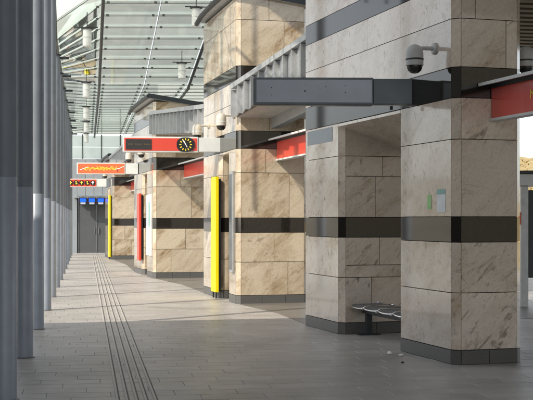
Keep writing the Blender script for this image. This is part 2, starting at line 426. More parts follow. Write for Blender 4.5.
    bm = bmesh.new(); prism(bm, [(-o_-0.03, -c-0.125), (W+0.1, -c-0.125), (W+0.1, -c-0.095), (-o_-0.03, -c-0.095)], lambda x, y: H-0.14*x-0.09, lambda x, y: H-0.14*x+0.03)
    obj('edge_trim', bm, M['steel_dark'], cp)
    return u
def U(key, x, y, z=0.0):
    u, rz, loc = UNITS[key]
    return Vector((loc[0] + x*math.cos(rz) - y*math.sin(rz), loc[1] + x*math.sin(rz) + y*math.cos(rz), z))
unit('p1', (2.10, 13.09), 0.308, 1.41, 2.22, 1.43, 0.88, 1.12, 6.5, M['marble_grey'],
     'nearest and largest pale marble portal with seats in its passage',
     nearA={3.38: [.80], 3.93: [.25], 0.0: [.5]}, nearB={0.0: [.5], 0.165: [.42], 0.99: [.55], 1.68: [.48], 2.27: [.6]}, extraB=(0.99, 2.27))
unit('p2', (-0.60, 22.5), 0.25, 0.62, 1.05, 1.65, 1.45, 1.45, 6.15, M['marble_ochre'],
     'second portal from the front, ochre marble, yellow panel in its passage',
     nearA={0.0: [.33, .7], 0.165: [.74], 0.815: [.52], 1.68: [.76], 2.56: [.39], 3.38: [.45], 4.65: [.68], 5.55: [.44]})
unit('p3', (-3.18, 32.2), 0.25, 1.15, 1.1, 1.75, 1.55, 1.55, 5.1, M['marble_ochre'],
     'third portal from the front, ochre marble with a red panel and posters',
     nearA={0.0: [.33, .7], 0.165: [.3], 0.815: [.6], 1.68: [.72], 2.56: [.5], 3.38: [.4]})
unit('p4', (-6.34, 47.2), 0.22, 0.7, 1.2, 1.7, 1.6, 1.6, 4.3, M['marble_ochre'],
     'farthest stone portal, beside the grey end wall, with a yellow panel',
     nearA={0.165: [.5], 0.815: [.3], 1.68: [.6]})

# darker granite floors in the gaps between the blocks
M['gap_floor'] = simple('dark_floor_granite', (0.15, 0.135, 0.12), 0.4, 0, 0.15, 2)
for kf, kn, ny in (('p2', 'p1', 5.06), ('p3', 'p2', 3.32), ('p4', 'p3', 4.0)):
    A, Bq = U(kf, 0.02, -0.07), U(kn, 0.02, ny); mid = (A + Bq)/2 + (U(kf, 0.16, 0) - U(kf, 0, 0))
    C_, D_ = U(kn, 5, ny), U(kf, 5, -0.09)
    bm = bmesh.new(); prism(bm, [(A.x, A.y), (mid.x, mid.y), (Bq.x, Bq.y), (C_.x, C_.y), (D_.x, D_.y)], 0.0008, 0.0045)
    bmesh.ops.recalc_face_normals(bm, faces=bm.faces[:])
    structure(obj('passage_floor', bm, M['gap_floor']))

# ---------------------------------------------------------------- metal canopies between the blocks
def canopy(kf, kn, Lf_y, top_far, top_near, label, near_y, hgt=0.65):
    """from the near-left corner of block kf (far) to the far-left corner of block kn (near)"""
    A = U(kf, -0.03, -0.10); Bp = U(kn, 0.17, near_y + 0.02)
    d = (Bp - A); Ln = d.length; rz = math.atan2(d.y, d.x)
    t = thing('metal_canopy', label, 'canopy', (A.x, A.y, 0), rz, 'zinc canopies between the portals')
    # local x runs from far to near; outside (aisle) is local -y ... depth goes to +y
    topf = lambda x: top_far + (top_near - top_far) * x / Ln
    nseg = max(6, int(Ln / 0.42)); s = Ln / nseg
    for k in range(nseg):
        x0, x1 = k*s + 0.004, (k+1)*s - 0.004
        bm = bmesh.new(); tilt = 0.085
        pts = [(x0, -0.0), (x1, -tilt), (x1, -tilt+0.03), (x0, 0.03)]
        prism(bm, pts, lambda x, y: topf(x) - hgt, lambda x, y: topf(x) - 0.10)
        o = obj('fascia_sheet', bm, M['zinc'], t)
        bm = bmesh.new(); prism(bm, [(x0-0.008, -0.095), (x0+0.014, -0.095), (x0+0.014, 0.0), (x0-0.008, 0.0)], lambda x, y: topf(x)-hgt+0.01, lambda x, y: topf(x)-0.11)
        obj('seam', bm, M['zinc_cap'], o)
        bm = bmesh.new(); prism(bm, [(x0, -0.10), (x1, -0.10), (x1, 0.10), (x0, 0.10)], lambda x, y: topf(x)-0.098, lambda x, y: topf(x))
        obj('cap_piece', bm, M['zinc_cap'], t)
    bm = bmesh.new(); prism(bm, [(0, 0.036), (Ln, 0.036), (Ln, 1.5), (0, 1.5)], lambda x, y: topf(x)-hgt+0.004, lambda x, y: topf(x)-0.12 - 0.1*y)
    obj('roof_deck', bm, M['soffit'], t)
    bm = bmesh.new(); prism(bm, [(0.002, 0.72), (Ln-0.002, 0.72), (Ln-0.002, 0.86), (0.002, 0.86)], lambda x, y: topf(x)-hgt-0.20, lambda x, y: topf(x)-hgt+0.002)
    obj('inner_beam', bm, M['zinc_cap'], t)
    return t, A, Bp, rz, Ln
canopy('p2', 'p1', 0, 4.28, 4.60, 'grey standing-seam canopy between the nearest and second portals', 5.06)
canopy('p3', 'p2', 0, 4.66, 4.24, 'ribbed grey canopy behind the clock sign, between second and third portals', 3.32)
canopy('p4', 'p3', 0, 4.22, 4.42, 'farthest ribbed canopy, between the third and last portals', 4.0)

# red fascia signs spanning the gaps, one from the near face of each block toward the camera
def red_sign(key, x, length, label, letters=False, zb=2.80, zt=3.14):
    u, rz, loc = UNITS[key]
    p = U(key, x, -0.09)
    t = thing('red_fascia_sign', label, 'sign', (p.x, p.y, zb), rz, 'red fascia signs in the gaps between portals')
    h = zt - zb
    # local -y runs toward the camera
    obj('panel', B(0, 0.10, -length, -0.01, 0, h), M['red'], t)
    obj('bottom_rail', B(-0.02, 0.12, -length, -0.008, -0.03, -0.001), M['sign_grey'], t)
    bm = bmesh.new()
    v0 = [(-0.17, -length, h+0.02), (0.35, -length, h+0.12), (0.35, -0.012, h+0.12), (-0.17, -0.012, h+0.02)]
    lo = [bm.verts.new(p_) for p_ in v0]; hi = [bm.verts.new((a, b_, c_+0.035)) for a, b_, c_ in v0]
    bm.faces.new(lo[::-1]); bm.faces.new(hi)
    for i in range(4): bm.faces.new((lo[i], lo[(i+1)%4], hi[(i+1)%4], hi[i]))
    obj('shade_roof', bm, M['sign_grey'], t)
    obj('top_rail', B(-0.015, 0.115, -length, -0.011, h+0.001, h+0.05), M['steel_dark'], t)
    if letters:
        cu = bpy.data.curves.new('lettering', 'FONT'); cu.body = 'M'; cu.size = 0.14; cu.extrude = 0.002
        tmp = bpy.data.objects.new('tmp', cu); col.objects.link(tmp)
        me = bpy.data.meshes.new_from_object(tmp); bpy.data.objects.remove(tmp)
        o = bpy.data.objects.new('lettering', me); col.objects.link(o); me.materials.clear(); me.materials.append(M['yellow_print'])
        o.parent = t; o.rotation_euler = (R(90), 0, R(-90)); o.location = (-0.004, letters, h*0.42)
    return t
red_sign('p1', 0.46, 4.4, 'red fascia sign with yellow lettering, cut off at the right edge', letters=-0.87)
red_sign('p2', 0.80, 4.4, 'red fascia sign under the canopy on the second portal', zb=2.83, zt=3.17)
red_sign('p3', 0.86, 5.6, 'red fascia sign on the third portal, right of the clock sign', zb=2.82, zt=3.16)
red_sign('p4', 0.75, 9.5, 'small distant red fascia sign on the farthest portal', zb=2.82, zt=3.16)

# ---------------------------------------------------------------- cantilever signs
def sign_frame(label, right, length, rz, z0, z1, face, arm=0.55, depth=0.20, frame_mat='sign_grey', arm_mat='sign_grey'):
    """right = point on the portal face where the arm meets it; the box reaches to the left along local -x"""
    t = thing('cantilever_sign', label, 'sign', (right[0], right[1], z0), rz, 'cantilever signs on the portals')
    h = z1 - z0; fr = 0.022
    obj('arm', bevel_box(-arm, 0.05, -depth/2+0.015, depth/2-0.015, 0.012, h-0.012, 0.006, 1), M[arm_mat], t)
    obj('housing', bevel_box(-length, -arm-0.002, -depth/2, depth/2, 0, h, 0.008, 2), M[frame_mat], t)
    p = obj('face_panel', B(-length+fr+0.012, -arm-fr-0.002, -depth/2-0.006, -depth/2+0.002, fr+0.008, h-fr-0.008), M[face], t)
    return t, h, -length+fr+0.012, -arm-fr-0.002, -depth/2-0.006
# nearest: blank slate panel
t, h, xa, xb, yf = sign_frame('blank slate-blue cantilever sign on the nearest portal', (1.79, 14.2), 1.95, R(1.5), 3.05, 3.385, 'sign_slate', 0.48, 0.2, 'sign_dark', 'sign_dark')
obj('end_cap', B(-1.985, -1.952, -0.104, 0.104, -0.004, h+0.004), M['sign_grey'], t)
for k, (fx, fz, s) in enumerate([(0.13, .62, 1), (0.13, .35, .7), (0.42, .5, 1.5), (0.42, .72, .6), (.55, .6, .6), (.6, .66, .8), (.77, .45, 1), (.77, .7, .7), (.86, .4, .6), (.3, .2, .5)]):
    x = xa + (xb - xa)*fx; z = h*fz
    bm = bmesh.new(); lathe(bm, [(0, 0), (0.0075*s, 0), (0.0075*s, 0.004), (0, 0.004)], 8)
    o = obj('screw_hole', bm, M['black'], t); o.rotation_euler = (R(90), 0, 0); o.location = (x, yf+0.001, z)
bm = bmesh.new(); tube(bm, [(-0.25, 0, -0.005), (-0.25, 0, -0.05)], 0.02, 8); obj('cable_gland', bm, M['steel_dark'], t)
# clock sign
cl, h, xa, xb, yf = sign_frame('red cantilever sign with clock and dark departure display', (-0.93, 24.05), 2.06, R(6), 3.04, 3.36, 'red', 0.50)
dw = (xb - xa) * 0.35
obj('display', B(xa+0.03, xa+0.03+dw, yf-0.012, yf+0.001, 0.055, h-0.055), M['display'], cl)
dsp = [c_ for c_ in cl.children if c_.name.startswith('display')][0]
bm = bmesh.new()
for k in range(13):
    if k in (3, 8): continue
    x = xa + 0.08 + k * dw/14.5; box(bm, x, x+0.018, yf-0.014, yf-0.0115, h/2-0.008, h/2+0.012)
obj('led_row', bm, M['amber'], dsp)
cxk = xb - 0.24; czk = h/2; rk = h*0.455
bm = bmesh.new(); bw = rk*1.28
pts = []
for k in range(28):
    a_ = 2*math.pi*k/28; pts.append((math.copysign(abs(math.cos(a_))**0.8, math.cos(a_))*bw, math.copysign(abs(math.sin(a_))**0.8, math.sin(a_))*rk*1.02))
lo = [bm.verts.new((cxk+x, yf+0.001, czk+z)) for x, z in pts]; hi = [bm.verts.new((cxk+x, yf-0.02, czk+z)) for x, z in pts]
bm.faces.new(hi[::-1]); bm.faces.new(lo)
for i in range(28): bm.faces.new((lo[i], hi[i], hi[(i+1)%28], lo[(i+1)%28]))
bmesh.ops.recalc_face_normals(bm, faces=bm.faces[:])
dial = obj('clock_dial', bm, M['black'], cl)
for k in range(12):
    a_ = 2*math.pi*k/12; bm = bmesh.new(); box(bm, -0.011, 0.011, -0.003, 0, rk*0.62, rk*0.90)
    o = obj('hour_mark', bm, M['yellow_print'], dial); o.location = (cxk, yf-0.0205, czk); o.rotation_euler = (0, a_, 0)
for ang, l, wd in ((R(-33), 0.80, 0.007), (R(-27), 0.52, 0.010), (R(150), 0.45, 0.007)):
    bm = bmesh.new(); box(bm, -wd, wd, -0.003, 0, -0.01, rk*l)
    o = obj('clock_hand', bm, M['white_print'], dial); o.location = (cxk, yf-0.024 - wd*0.3, czk); o.rotation_euler = (0, ang, 0)
# orange scribble sign
og, h, xa, xb, yf = sign_frame('orange cantilever sign with yellow scribbled pattern, on the third portal', (-3.98, 35.2), 1.80, R(6), 3.02, 3.37, 'orange', 0.34)
def stroke(parent, name, pts, wd, mt, y):
    bm = bmesh.new(); tube(bm, [(x, y, z) for x, z in pts], wd, 5)
    return obj(name, bm, mt, parent)
W_ = xb - xa
for r_, ph in ((0, 0.0), (1, 1.3), (2, 2.1)):
    pts = []
    for k in range(70):
        f = k/69
        pts.append((xa + W_*(0.14 + 0.70*f), h*(0.50 + 0.05*(r_-1)) + h*0.16*math.sin(f*52 + ph + 2*math.sin(f*9+ph))*(0.6+0.4*math.sin(f*13+ph))))
    stroke(og, 'scribble', pts, 0.009, M['yellow_print'], yf)
stroke(og, 'white_stroke', [(xa+W_*.05, h*.36), (xa+W_*.13, h*.5), (xa+W_*.22, h*.62)], 0.011, M['white_print'], yf)
stroke(og, 'white_stroke', [(xa+W_*.80, h*.42), (xa+W_*.90, h*.52), (xa+W_*.985, h*.68)], 0.012, M['white_print'], yf)
stroke(og, 'black_mark', [(xa+W_*.85, h*.25), (xa+W_*.855, h*.38)], 0.012, M['black'], yf)
# pictogram sign
pg, h, xa, xb, yf = sign_frame('small red sign with five black round pictograms, on the farthest portal', (-6.86, 49.0), 1.62, R(5), 3.02, 3.37, 'red', 0.36)
W_ = xb - xa
for k in range(5):
    cx_ = xa + W_*(0.10 + 0.195*k)
    bm = bmesh.new(); lathe(bm, [(0, 0), (h*0.32, 0), (h*0.32, 0.012), (0, 0.012)], 18)
    o = obj('pictogram', bm, M['black'], pg); o.rotation_euler = (R(90), 0, 0); o.location = (cx_, yf+0.002, h/2)
    bm = bmesh.new(); s = h*0.32
    box(bm, -s*.14, s*.14, -s*.6, s*.25, 0.012, 0.016); box(bm, -s*.22, s*.22, s*.35, s*.72, 0.012, 0.016)
    if k % 2 == 0: box(bm, -s*.5, s*.5, s*.02, s*.22, 0.0125, 0.0165)
    else: box(bm, -s*.05, s*.5, -s*.5, -s*.2, 0.0125, 0.0165)
    obj('symbol', bm, M['yellow_print'] if k < 4 else M['white_print'], o)

# ---------------------------------------------------------------- dome cameras
def dome(pos, wall_dir, arm, label, mt='cam_white', s=1.0):
    """pos = centre of dome, wall_dir = unit vector (x,y) to the wall, arm = distance to wall"""
    rz = math.atan2(wall_dir[1], wall_dir[0])
    t = thing('dome_camera', label, 'security camera', pos, rz, 'dome security cameras')
    bm = bmesh.new(); lathe(bm, [(0.098, -0.075), (0.103, -0.07), (0.103, 0.06), (0.095, 0.11), (0.07, 0.15), (0.035, 0.17), (0, 0.175)], 22)
    o = obj('housing', bm, M[mt], t); deselect_auto_smooth(o)
    bm = bmesh.new(); lathe(bm, [(0.1045, -0.012), (0.107, -0.006), (0.107, 0.002), (0.1045, 0.008)], 22); obj('seam_ring', bm, M['steel_dark'] if mt == 'cam_grey' else M['sign_grey'], o)
    bm = bmesh.new(); lathe(bm, [(0.093, -0.07), (0.092, -0.09), (0.078, -0.13), (0.045, -0.158), (0, -0.168)], 22)
    o = obj('lens_dome', bm, M['cam_dome'], t); deselect_auto_smooth(o, 60)
    bm = bmesh.new(); tube(bm, [(0.06, 0, 0.128), (0.12, 0, 0.135), (arm-0.03, 0, 0.135)], 0.024, 10); o = obj('arm', bm, M[mt], t); deselect_auto_smooth(o)
    bm = bmesh.new(); lathe(bm, [(0, 0), (0.07, 0), (0.07, 0.022), (0.055, 0.032), (0, 0.032)], 16)
    o = obj('wall_plate', bm, M[mt], t); o.location = (arm, 0, 0.135); o.rotation_euler = (0, R(-90), 0)
    return t
def dome_on(key, y, z, label, mt='cam_white', off=0.26):
    u, rz, loc = UNITS[key]; p = U(key, -off, y, z)
    return dome(p, (math.cos(rz), math.sin(rz)), off, label, mt)
dome_on('p1', 0.42, 3.515, 'grey dome camera on the nearest portal, above the blank sign', 'cam_grey')
dome_on('p2', 0.16, 3.56, 'off-white dome camera at the near corner of the second portal')
dome_on('p2', 2.72, 3.56, 'off-white dome camera on the second portal, behind the clock sign')
dome_on('p3', 0.5, 3.56, 'dome camera on the third portal, dark lens showing below the clock sign')
dome_on('p3', 3.3, 3.56, 'dome camera just above the orange sign, on the third portal')
dome_on('p4', 0.3, 3.5, 'tiny dome camera on the farthest portal, under the orange sign')
u, rz, loc = UNITS['p1']; p = U('p1', 0.88+0.28, 0.35, 3.55)
dome(p, (-math.cos(rz), -math.sin(rz)), 0.28, 'dark dome camera above the red sign at the right edge', 'cam_grey')

# ---------------------------------------------------------------- seats in the passage
bt = thing('bench', 'row of black seats with chrome edges in the nearest portal passage', 'bench', (*U('p1', 0.16, 1.52)[:2], 0), UNITS['p1'][1])
def seat_mesh():
    bm = bmesh.new(); nx, ny = 8, 8; wS, dS = 0.49, 0.44; g = []
    for layer in (0, 1):
        for i in range(nx+1):
            for j in range(ny+1):
                x = dS*i/nx; y = wS*j/ny
                fy = 1 - (2*j/ny-1)**2
                z = 0.44 - 0.022*fy*(0.5+0.5*math.sin(math.pi*i/nx)) + 0.02*(1-math.cos(max(0, x-0.3)*9)) - (0.035*(1-x/0.07)**2 if x < 0.07 else 0)
                front = -0.014*fy if i == 0 else 0
                g.append(bm.verts.new((x+front, y, z - 0.012*layer)))
    N = (nx+1)*(ny+1); id_ = lambda l, i, j: g[l*N + i*(ny+1) + j]
    for i in range(nx):
        for j in range(ny):
            bm.faces.new((id_(0,i,j), id_(0,i+1,j), id_(0,i+1,j+1), id_(0,i,j+1)))
            bm.faces.new((id_(1,i,j), id_(1,i,j+1), id_(1,i+1,j+1), id_(1,i+1,j)))
    rim = [id_(0,i,0).co.copy() for i in range(nx, -1, -1)] + [id_(0,0,j).co.copy() for j in range(1, ny+1)] + [id_(0,i,ny).co.copy() for i in range(1, nx+1)]
    return bm, rim
bm, rim = seat_mesh(); s0 = obj('seat', bm, M['seat'], bt, True)
bm = bmesh.new(); tube(bm, rim, 0.013, 6); r0 = obj('rim', bm, M['chrome'], s0, True)
for k in range(1, 4):
    s = s0.copy(); col.objects.link(s); s.location = (0, 0.515*k, 0)
    r_ = r0.copy(); col.objects.link(r_); r_.parent = s
obj('beam', bevel_box(0.17, 0.25, -0.02, 2.02, 0.30, 0.36, 0.006, 1), M['steel_dark'], bt)
for k in range(4):
    obj('seat_bracket', B(0.08, 0.36, 0.515*k+0.2, 0.515*k+0.28, 0.361, 0.378), M['zinc_cap'], bt)
for y in (0.2, 1.86):
    bm = bmesh.new(); box(bm, 0.17, 0.25, y-0.04, y+0.04, 0.012, 0.299); box(bm, 0.05, 0.38, y-0.05, y+0.05, 0, 0.0115)
    obj('leg', bm, M['steel_dark'], bt)

# ---------------------------------------------------------------- panels, posters, notices and pipes on the stone
def on_left(key, name, y0, y1, z0, z1, th, mt, label, cat, gap=0.001):
    u, rz, loc = UNITS[key]; p = U(key, 0, (y0+y1)/2, z0)
    t = thing(name, label, cat, p, rz)
    return t, (y1-y0)/2, z1-z0
def flat(key, name, y0, y1, z0, z1, label, cat, mt, th=0.004, proud=0.001):
    u, rz, loc = UNITS[key]; p = U(key, 0, (y0+y1)/2, z0)
    o = obj(name, B(-proud-th, -proud, -(y1-y0)/2, (y1-y0)/2, 0, z1-z0), mt)
    o.location = p; o.rotation_euler = (0, 0, rz)
    return tag(o, label, cat)
def pylon(key, y0, y1, z0, z1, mt, label, side_mt, feet=True):
    t, hw, hh = on_left(key, 'colour_panel', y0, y1, z0, z1, 0.1, mt, label, 'panel')
    obj('board', bevel_box(-0.10, -0.03, -hw, hw, 0, hh, 0.006, 1), mt, t)
    obj('back_plate', B(-0.029, 0.02, -hw+0.03, hw-0.03, 0.05, hh-0.05), M['steel_dark'], t)
    obj('strip', B(-0.085, -0.04, hw+0.002, hw+0.05, 0.3, hh-0.5), side_mt, t)
    for s in ((-1, 1) if feet else ()): obj('foot', B(-0.08, -0.05, s*hw*0.6-0.02, s*hw*0.6+0.02, -z0, 0.001), M['steel_dark'], t)
pylon('p2', 1.50, 2.00, 0.13, 2.54, M['yellow'], 'tall bright yellow panel on the second portal', M['red'])
pylon('p3', 2.15, 2.62, 0.42, 2.42, M['red'], 'tall red panel on the third portal', M['sign_grey'], False)
pylon('p4', 0.05, 0.75, 0.10, 2.65, M['yellow'], 'distant yellow panel on the farthest portal', M['red'])
def poster(key, y0, y1, z0, z1, label):
    t, hw, hh = on_left(key, 'poster_case', y0, y1, z0, z1, 0.05, None, label, 'poster')
    obj('frame', bevel_box(-0.05, 0.0, -hw, hw, 0, hh, 0.006, 1), M['sign_grey'], t)
    o = obj('sheet', B(-0.055, -0.0505, -hw+0.05, hw-0.05, 0.06, hh-0.06), M['paper'], t)
    rr = random.Random(int(z0*100+y0*1000))
    obj('picture', B(-0.057, -0.0552, -hw*.72, hw*.72, hh*.48, hh*.88), rr.choice([M['sign_slate'], M['teal']]), o)
    for k in range(7):
        z = hh*(0.10+0.05*k); w0 = rr.uniform(0.45, 0.72)*hw
        obj('print_line', B(-0.0565, -0.0552, -hw*.72, w0, z, z+hh*.014), M['sign_slate'], o)
poster('p3', 0.12, 0.50, 0.62, 2.35, 'narrow framed poster nearest the corner of the third portal')
poster('p3', 0.62, 1.05, 0.62, 2.35, 'framed poster beside the red panel on the third portal')
pt = thing('display_case', 'slim grey display case on the second portal corner', 'display case', U('p2', 0, 0.2, 0.6), UNITS['p2'][1])
obj('frame', bevel_box(-0.06, 0.0, -0.12, 0.16, 0, 2.0, 0.008, 1), M['zinc_cap'], pt)
obj('pane', B(-0.064, -0.0605, -0.09, 0.13, 0.06, 1.94), M['window'], pt)
flat('p1', 'notice', 0.14, 0.36, 1.735, 2.0, 'white paper notice with teal header on the nearest pier', 'notice', M['paper'])
o = flat('p1', 'notice_header', 0.14, 0.36, 1.94, 2.0, '', '', M['teal'], 0.002, 0.0052)
par = [x for x in bpy.data.objects if x.name == 'notice'][0]
del o['label'], o['category']; o.name = 'header'; o.parent = par; o.matrix_parent_inverse = Matrix(); o.rotation_euler = (0, 0, 0); o.location = (0, 0, 0.205)
flat('p1', 'sticker', 0.52, 0.62, 1.77, 1.94, 'small green sticker beside the white notice', 'sticker', M['green'])
flat('p1', 'grey_plate', 3.86, 4.96, 2.79, 3.0, 'flat grey rectangle on the back pier of the nearest portal', 'paint patch', M['patch'], 0.003)  # thin grey rectangle just proud of the pier face

# litter
for k, (x, y) in enumerate([(1.50, 14.05), (1.62, 13.85), (1.56, 13.2)]):
    bm = bmesh.new(); bmesh.ops.create_icosphere(bm, subdivisions=1, radius=0.028 if k < 2 else 0.016)
    rr = random.Random(k+3)
    for v_ in bm.verts: v_.co = Vector((v_.co.x*rr.uniform(.6, 1.8), v_.co.y*rr.uniform(.6, 1.3), (v_.co.z+0.022)*rr.uniform(.4, 0.8)))
    zm = min(v_.co.z for v_ in bm.verts)
    for v_ in bm.verts: v_.co.z -= zm
    o = obj('litter', bm, M['white_print'] if k < 2 else M['rubber']); o.location = (x, y, 0.001)
    tag(o, ['crumpled white paper scrap left of the nearest pier base', 'smaller white paper scrap close to the nearest pier base', 'small dark crumb on the paving before the nearest pier'][k], 'litter', 'litter by the nearest pier')

# ---------------------------------------------------------------- steel columns on the left
AL = [-0.80, 0.40, 1.80, 3.15, 4.50, 5.90]
ZB = 35.7
def roof_h(a, z):
    inner = 5.85 + max(0.0, 0.131*(ZB - z)) + max(0.0, 0.30*(25.7 - z)); eave = min(5.93 + max(0.0, 0.55*(27.2 - z)), inner + 0.08)
    if a >= 0.4: return inner
    return eave + (inner - eave) * (a + 0.8) / 1.2
ORD = ['first', 'second', 'third', 'fourth', 'fifth', 'sixth', 'seventh', 'eighth', 'ninth', 'tenth', 'eleventh', 'twelfth', 'thirteenth']
def column_proto(HC=5.62):
    t = thing('steel_column', '', 'column', (0, 0, 0), 0, 'steel columns along the left edge of the aisle')
    bm = bmesh.new(); lathe(bm, [(0.104, 0.0), (0.104, 2.03), (0.101, 2.034)], 28); o = obj('lower_film', bm, M['column_low'], t); deselect_auto_smooth(o)
    bm = bmesh.new(); lathe(bm, [(0.1005, 0.0), (0.1005, HC)], 28); o = obj('shaft', bm, M['column_up'], t); deselect_auto_smooth(o)
    bm = bmesh.new(); lathe(bm, [(0, HC), (0.13, HC), (0.13, HC+.04), (0, HC+.04)], 16); box(bm, -0.02, 0.32, -0.02, 0.02, HC-.08, HC-.02); box(bm, -0.03, 0.03, -0.03, 0.03, HC+.04, HC+.16)
    obj('head', bm, M['steel_dark'], t)
    bm = bmesh.new(); lathe(bm, [(0.128, 0.0), (0.128, 0.006), (0.105, 0.010)], 24); obj('base_ring', bm, M['plinth'], t)
    return t
cp_ = None
for k in range(13):
    z = 10.2 + 3.55*k if k else 10.52
    if z < 27: o = column_proto(roof_h(-0.74, z) - 0.31)
    elif not cp_: o = cp_ = column_proto()
    else: o = copy_tree(cp_)
    x, y = aisle(-0.74, z); o.location = (x, y, 0); o.rotation_euler = (0, 0, PHI)
    o['label'] = '%s round steel column from the foreground along the left edge' % ORD[k]
bm = bmesh.new(); tube(bm, [(*aisle(-0.74, z), roof_h(-0.74, z) - 0.09) for z in (11.7, 14, 16, 17, 18, 20, 22, 24, 25.7, 27.2, 36, 46, 57)], 0.06, 10)
eb = obj('eave_beam', bm, M['steel_roof'])
tag(eb, 'long steel eave beam running over the columns on the left', 'beam')

# ---------------------------------------------------------------- glass roof
rf = thing('glass_roof', 'pale green glass roof of overlapping panes above the aisle', 'roof')
rows = [11.7 + k for k in range(45)]
for z in rows:
    for a0, a1 in zip(AL, AL[1:]):
        bm = bmesh.new(); g = 0.012; ov = 0.05
        pts = []
        for (a, zz, lift) in ((a0+g, z+0.006, 0), (a1-g, z+0.006, 0), (a1-g, z+1-0.006, 0), (a0+g, z+1-0.006, 0)):
            x, y = aisle(a, zz); pts.append(Vector((x, y, roof_h(a, zz)+lift)))
        c_ = sum(pts, Vector())/4
        hi = [bm.verts.new(p_-c_+Vector((0, 0, 0.012))) for p_ in pts]; lo = [bm.verts.new(p_-c_) for p_ in pts]
        bm.faces.new(hi); bm.faces.new(lo[::-1])
        for i in range(4): bm.faces.new((lo[i], lo[(i+1)%4], hi[(i+1)%4], hi[i]))
        o = obj('glass_pane', bm, M['glass'], rf); o.location = c_
for a in (0.40, 3.15, 5.90):
    bm = bmesh.new(); tube(bm, [(*aisle(a, z), roof_h(a, z) - 0.17) for z in (11.5, 20, 25.7, 28, 34.5, ZB, 37, 46, 56.6)], 0.042, 10)
    obj('rafter', bm, M['steel_dark'], rf)
for a in (1.80, 4.50):
    bm = bmesh.new(); tube(bm, [(*aisle(a, z), roof_h(a, z) - 0.10) for z in (11.5, 25.7, 28, ZB, 46, 56.6)], 0.006, 5)
    obj('tension_rod', bm, M['steel_roof'], rf)
clamps = bmesh.new()
for z in rows:
    bm = bmesh.new()
    tube(bm, [(*aisle(a, z+0.0), roof_h(a, z) - 0.045) for a in AL], 0.009, 5)
    obj('purlin', bm, M['steel_roof'], rf)
    for a in AL[1:]:
        for s in (-0.13, 0.13):
            x, y = aisle(a+s, z); hh = roof_h(a+s, z)
            box(clamps, x-0.03, x+0.03, y-0.03, y+0.03, hh-0.055, hh-0.005)
o = obj('pane_clamps', clamps, M['steel_roof'], rf); o['kind'] = 'stuff'
# unseen bars between the tall front columns, added to throw shadow stripes
cs = thing('stripe_caster', 'unseen slender bars between the tall columns, added to cast shadow stripes', 'frame')
zz = 14.2
while zz < 24.2:
    bm = bmesh.new(); tube(bm, [(*aisle(-0.74, zz), max(5.75, 1.75 + 0.2*zz)), (*aisle(-0.74, zz), roof_h(-0.74, zz) - 0.16)], 0.028, 6); obj('mullion', bm, M['steel_roof'], cs)  # upright bar added for its shadow stripe, no glazing
    zz += 0.82
for hh, r_ in ((8.55, 0.035), (8.0, 0.02)):
    bm = bmesh.new(); tube(bm, [(*aisle(-0.74, 13.9), hh), (*aisle(-0.74, 20.2), hh)], r_, 6); obj('rail', bm, M['steel_roof'], cs)
for z0, z1 in ((14.2, 17.4), (17.6, 20.8)):
    bm = bmesh.new(); tube(bm, [(*aisle(-0.70, z0), 6.1), (*aisle(-0.70, z1), 9.2)], 0.02, 6); obj('brace', bm, M['steel_roof'], cs)
# pendants
def pendant_proto():
    t = thing('pendant_lamp', '', 'lamp', (0, 0, 0), 0, 'cylindrical pendant lamps under the glass roof')
    bm = bmesh.new(); lathe(bm, [(0, -0.22), (0.095, -0.22), (0.105, -0.21), (0.105, 0.18), (0.09, 0.20), (0, 0.20)], 20); o = obj('shade', bm, M['lamp_white'], t); deselect_auto_smooth(o)
    bm = bmesh.new(); lathe(bm, [(0.107, -0.02), (0.109, -0.015), (0.109, 0.0), (0.107, 0.005)], 20); obj('ring', bm, M['sign_grey'], o)
    bm = bmesh.new(); lathe(bm, [(0, 0.201), (0.15, 0.201), (0.15, 0.225), (0.03, 0.25), (0, 0.25)], 16); box(bm, -0.26, 0.26, -0.02, 0.02, 0.225, 0.245); obj('cap', bm, M['steel_dark'], t)
    bm = bmesh.new(); tube(bm, [(0, 0, 0.24), (0, 0, 0.6)], 0.012, 6); obj('rod', bm, M['steel_dark'], t)
    return t
pp = pendant_proto()
PL = [(0.02, 27.5, 6.00, 'nearest white cylinder pendant lamp at upper left, by the columns'), (0.0, 33.5, 5.42, 'second white pendant lamp from the front in the row by the columns'),
      (0.0, 40.5, 5.40, 'third white pendant lamp in the row by the columns'), (0.0, 46.7, 5.40, 'fourth pendant lamp in the row by the columns'), (0.0, 53.0, 5.40, 'farthest pendant lamp in the row by the columns'),
      (2.58, 27.0, 6.40, 'white pendant lamp touching the top of the second portal'), (2.66, 32.0, 5.78, 'white pendant lamp above the third portal')]
for k, (a, z, hh, lab) in enumerate(PL):
    o = pp if k == 0 else copy_tree(pp)
    o.location = (*aisle(a, z), hh); o['label'] = lab; o.rotation_euler = (0, 0, PHI)

